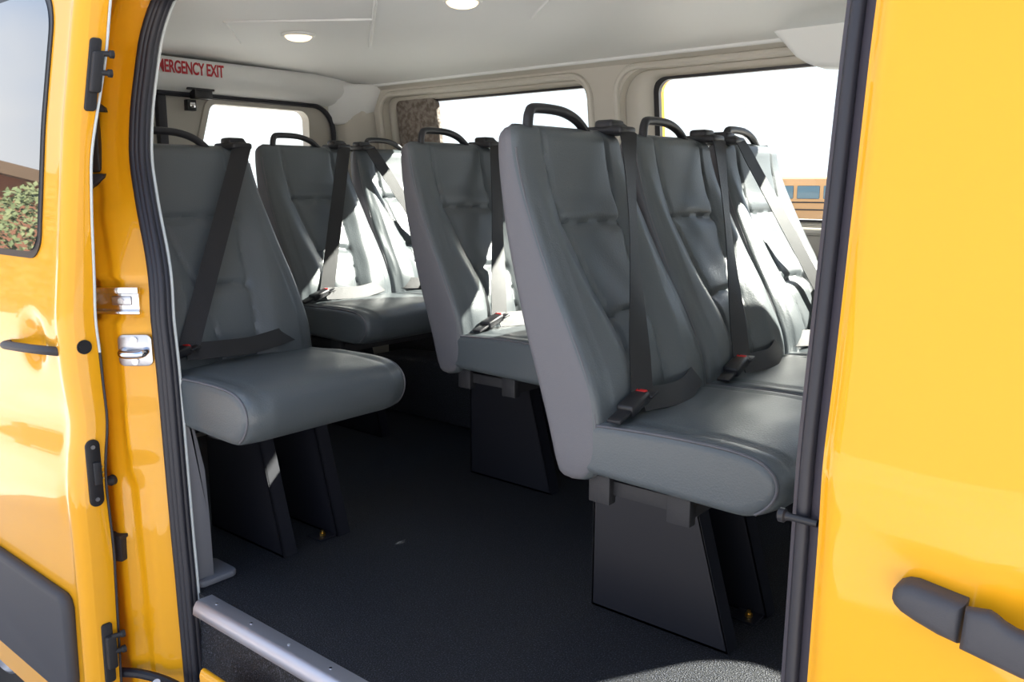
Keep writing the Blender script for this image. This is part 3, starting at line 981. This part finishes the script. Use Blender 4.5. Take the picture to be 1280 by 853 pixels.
def cush_seam(sgn, hw):
    bm = B()
    P = [(-.02, .558), (.03, .562), (.12, .567), (.20, .569), (.28, .568), (.325, .562), (.348, .553), (.364, .538), (.370, .520), (.366, .500), (.352, .480), (.335, .466)]
    P = spline([(x + .003, sgn*(hw - .0050), z - .0010 if z > .55 else z) for x, z in P], 3)
    tube(bm, P, .0028, 6)
    return bm

def handle_mesh():
    bm = B()
    P = spline([(-.215, -.128, 1.095), (-.216, -.127, 1.126), (-.217, -.121, 1.146), (-.218, -.105, 1.155), (-.218, -.04, 1.156), (-.218, .005, 1.151), (-.217, .045, 1.137), (-.216, .078, 1.112), (-.215, .090, 1.095)], 5)
    tube(bm, P, .0105, 12, sy=1.0)
    return bm

def belt_parts(side, bk, parent, tw=.10):
    """side: which top corner the strap comes from (+1 far, -1 near); bk: y of the buckle"""
    ya = side*.158
    A = Vector((-.190, ya, 1.136)); 
    bm = B()
    # front path of the strap
    k = Vector((.055, bk + side*.03, .602))
    pts = [Vector((-.252, ya + side*.004, 1.110)), Vector((-.222, ya, 1.133)), A, Vector((-.158, ya - side*.004, 1.118))]
    S0 = pts[-1]
    for q in range(1, 15):
        t = q/14
        p = S0.lerp(k, t)
        y = p.y; z = p.z
        xf = sinterp(z, ZK, XFR) + .018 + abs(tw-.10)*.022 + .012*smooth(abs(y), .05, .16)
        p.x = max(p.x, xf)
        pts.append(p)
    sides = []
    for i, p in enumerate(pts):
        t = max(0, i-3)/14
        sides.append(Vector((.10 + (tw-.10)*math.sin(PI*min(1, t*1.15 + .02)) + .2*t, 1, 0.1)))
    ribbon(bm, pts, sides, .050)
    # lap strap from the tongue across the back edge of the cushion
    e0 = Vector((.060, bk + side*.02, .598)); e1 = Vector((.018, side*.185, .600))
    L = [e0, e0.lerp(e1, .25)+Vector((.022, 0, -.004)), e0.lerp(e1, .5)+Vector((.030, 0, -.008)), e0.lerp(e1, .75)+Vector((.020, 0, -.004)), e1, e1 + Vector((-.03, side*.004, -.012))]
    ribbon(bm, spline(L, 4), Vector((-.55, 0, 1)), .046)
    b = obj('seat_belt', bm, 'belt', parent, angle=60)
    # anchor cover on the top corner
    bm = B(); box(bm, -.262, -.158, ya-.032, ya+.032, 1.112, 1.131, .007); box(bm, -.235, -.185, ya-.027, ya+.027, 1.122, 1.146, .008)
    obj('belt_anchor', bm, 'black', b, angle=60)
    # buckle on its stalk
    d = Vector((.006, -side*.085, -.022)).normalized()
    c0 = k + Vector((.0, 0, .003)); 
    rot = Matrix((d, Vector((0, 0, 1)).cross(d).normalized(), d.cross(Vector((0, 0, 1)).cross(d).normalized()))).transposed()
    bm = B(); b2 = B(); box(b2, .0, .072, -.018, .018, -.011, .011, .005)
    box(b2, -.022, .006, -.024, .024, -.003, .003, .002)
    box(b2, .066, .115, -.014, .014, -.003, .003, .001)
    for v in b2.verts: v.co = c0 + rot @ v.co
    merge(bm, b2); bu = obj('buckle', bm, 'black', b, angle=60)
    bm = B(); b2 = B(); box(b2, -.003, .008, -.012, .012, -.008, .0122, .003)
    for v in b2.verts: v.co = c0 + rot @ v.co
    merge(bm, b2); o = obj('release_button', bm, 'red', b, angle=60)

ME = {'back': mesh_of('backrest', back_mesh(), ['vinyl', 'vinyl_side']),
      'seam': [mesh_of('piping', seam_mesh(q), ['vinyl_side']) for q in (-1, 1)],
      'cush': mesh_of('cushion', cushion_mesh(.2195), ['vinyl']),
      'cushseam': [mesh_of('piping', cush_seam(q, .2195), ['vinyl_side']) for q in (-1, 1)],
      'cushwideseam': [mesh_of('piping', cush_seam(q, .243), ['vinyl_side']) for q in (-1, 1)],
      'cushwide': mesh_of('cushion', cushion_mesh(.243), ['vinyl']),
      'handle': mesh_of('grab_handle', handle_mesh(), ['black'])}

def bench(name, x0, ys, dz, panels, px, belts, label, cat, wide=False):
    """x0: junction x; ys: seat middles; panels: y of pedestal panels; px: x offset of pedestal from the first row's"""
    t = empty(name, (x0, sum(ys)/len(ys), 0))
    oy = t.location.y
    for i, y in enumerate(ys):
        c = link('cushion', ME['cushwide' if wide else 'cush'], t); c.location = (0, y-oy, dz)
        for q in ME['cushwideseam' if wide else 'cushseam']: link('piping', q, c)
        b = link('backrest', ME['back'], t); b.location = (0, y-oy, dz)
        if wide: b.scale = (1, 1.07, 1); c.scale = (1, 1, 1.15); c.location = (.035, y-oy, dz-.100)
        for q in ME['seam']: link('piping', q, b)
        h = link('grab_handle', ME['handle'], t); h.location = (0, y-oy, dz)
        sd, bk, tw = belts[i]
        before = set(bpy.data.objects)
        belt_parts(sd, bk, t, tw)
        for o in set(bpy.data.objects) - before:
            if o.parent == t: o.location = (0, y-oy, dz)
    ya, yb = ys[0]-.19, ys[-1]+.19
    bm = B()
    for xx in (.015, .185):
        box(bm, xx-.018, xx+.018, ya-oy, yb-oy, .408+dz, .452+dz, .003)
    for yy in (ya+.014, yb-.014):
        box(bm, .03, .19, yy-oy-.004, yy-oy+.004, .418+dz, .446+dz, .001)
    obj('seat_frame', bm, 'black_matte', t)
    for xx in (.015, .185):
        bm = B(); box(bm, xx-.024, xx+.024, ya-oy-.004, ya-oy+.02, .400+dz, .456+dz, .003)
        obj('end_cap', bm, 'black_matte', t)
    for j, yy in enumerate(panels):
        bm = B()
        q = px
        top = .408+dz
        poly = [(-.200+q, .001), (-.198+q, top), (.045+q, top), (.160+q, .001)]
        prism(bm, [(p[0], p[1]) for p in poly], 1, yy-oy, yy-oy+.006, .0)
        # front flange
        b2 = B()
        prism(b2, [(.045+q, top), (.160+q, .001), (.154+q, .001), (.039+q, top)], 1, yy-oy, yy-oy+.045, .001)
        merge(bm, b2)
        b2 = B()
        prism(b2, [(-.200+q, .001), (-.198+q, top), (-.192+q, top), (-.194+q, .001)], 1, yy-oy, yy-oy+.045, .001)
        merge(bm, b2)
        box(bm, -.198+q, .156+q, yy-oy, yy-oy+.045, .001, .006)
        if j: box(bm, .09+q, .15+q, yy-oy-.055, yy-oy, .001, .006)
        lg = obj('pedestal_leg', bm, 'gloss_black', t, sm=False)
        yo = -.028 if j else .024
        bm = B(); cyl(bm, (.125+q, yy-oy+yo, .005), (.125+q, yy-oy+yo, .014), .009, 6); cyl(bm, (.125+q, yy-oy+yo, .013), (.125+q, yy-oy+yo, .021), .005, 10)
        obj('bolt', bm, 'brass', lg, sm=False)
    for yy in panels:
        bm = B(); cyl(bm, (.062+px, yy-oy+.02, .385+dz), (.062+px, yy-oy+.02, .405+dz), .006, 6)
        obj('frame_bolt', bm, 'steel', t, sm=False)
    tag(t, label, cat, 'grey vinyl seats on black pedestals')
    return t

bench('bench_seat', -.88, [1.49, 1.93, 2.37], 0.0, [1.595, 1.80], 0.0, [(1, -.14, -.40), (1, -.14, -.32), (-1, .13, .10)],
      'nearest grey vinyl three-place bench beside the front door, with sunlit far places', 'seat')
bench('bench_seat', -1.69, [1.98, 2.42], .012, [2.12], -.07, [(1, -.11, -.2), (-1, .12, .1)],
      'middle two-place grey vinyl bench directly behind the nearest bench', 'seat')
bench('bench_seat', -2.48, [2.00, 2.44], .028, [2.20], -.20, [(1, -.15, .1), (-1, .12, .1)],
      'rearmost two-place grey vinyl bench in the far corner by the rear doors', 'seat')
bench('single_seat', -2.03, [1.262], -.008, [1.27, 1.455], 0.0, [(1, -.20, .1)],
      'single grey vinyl seat on the left, beside the rear edge of the door opening', 'seat', wide=True)

# ------------------------------------------------------------ outside
t = empty('added_building', (-20, -12, -.70))  # added out of view to put brown reflections on the sliding door
bm = B(); box(bm, -4, 4, -14, 9, 0, 3.1); obj('wall', bm, 'dirt', t, sm=False)
bm = B(); box(bm, -4.3, 4.3, -14.3, 9.3, 3.1, 3.3); obj('roof', bm, 'bark', t, sm=False)
for k in range(4):
    bm = B(); box(bm, 3.96, 4.05, -11+k*5, -9.2+k*5, 1.0, 2.2, .02); obj('window', bm, 'buswin', t)
tag(t, 'low brown building added out of view, mirrored in the dark window of the sliding door', 'building')
for i, (x, y, h, lab) in enumerate(((-13, -3.6, 2.6, 'taller'), (-14.5, -6.5, 2.1, 'shorter'))):
    t = empty('bushy_tree', (x, y, -.70))
    bm = B(); tube(bm, [(0, 0, 0), (.05, 0, h*.5), (0, .05, h*.8)], [.12, .09, .04], 10); obj('trunk', bm, 'bark', t)
    bm = B()
    for k in range(3200):
        a = random.uniform(0, 2*PI); q = random.uniform(-1, 1); rr = random.uniform(.55, 1)**.5
        c = Vector((rr*math.cos(a)*math.sqrt(1-q*q)*1.1, rr*math.sin(a)*math.sqrt(1-q*q)*1.1, h*.68 + rr*q*h*.42))
        u = Vector((random.gauss(0, 1), random.gauss(0, 1), random.gauss(0, 1))).normalized()*.055
        w = u.cross(Vector((random.random(), .3, 1))).normalized()*.035
        bm.faces.new([bm.verts.new(c+u), bm.verts.new(c+w), bm.verts.new(c-u), bm.verts.new(c-w)])
    obj('foliage', bm, 'foliage', t, sm=False)
    tag(t, lab + ' dusty green bush in front of the added brown building', 'tree')
t = empty('school_bus', (-13.0, 34, -.70))
bm = B(); prism(bm, [(-1.1, .45), (1.1, .45), (1.1, 1.75), (1.0, 1.98), (.7, 2.06), (-.7, 2.06), (-1.0, 1.98), (-1.1, 1.75)], 0, -4.5, 4.5, .05)
obj('body', bm, 'busyellow_hazed', t)
for k in range(8):
    bm = B(); x = -4.1 + k*1.03
    box(bm, x, x+.88, -1.13, -1.09, 1.22, 1.72, .03)
    obj('window', bm, 'buswin', t)
for z in (.78, 1.06):
    bm = B(); box(bm, -4.45, 4.45, -1.135, -1.10, z, z+.05, .01); obj('rub_rail', bm, 'black', t)
for x in (-3, 3):
    for y in (-.95, .95):
        b2 = B(); cyl(b2, (x, y-.14, .45), (x, y+.14, .45), .45, 28); obj('wheel', b2, 'tyre', t)
tag(t, 'distant yellow school bus seen through the far side window', 'bus')
t = empty('lamp_post', (-11.6, 25, -.70))
bm = B(); tube(bm, [(0, 0, 0), (0, 0, 5.0)], [.07, .04], 12); obj('pole', bm, 'postgrey', t)
bm = B(); tube(bm, spline([(0, 0, 5.0), (.05, 0, 5.2), (.35, 0, 5.3)], 5), .03, 8); box(bm, -.1, .25, -.14, .14, 5.1, 5.2, .04); obj('lamp_head', bm, 'postgrey', t)
tag(t, 'pale lamp post standing outside beyond the far side window', 'lamp post')
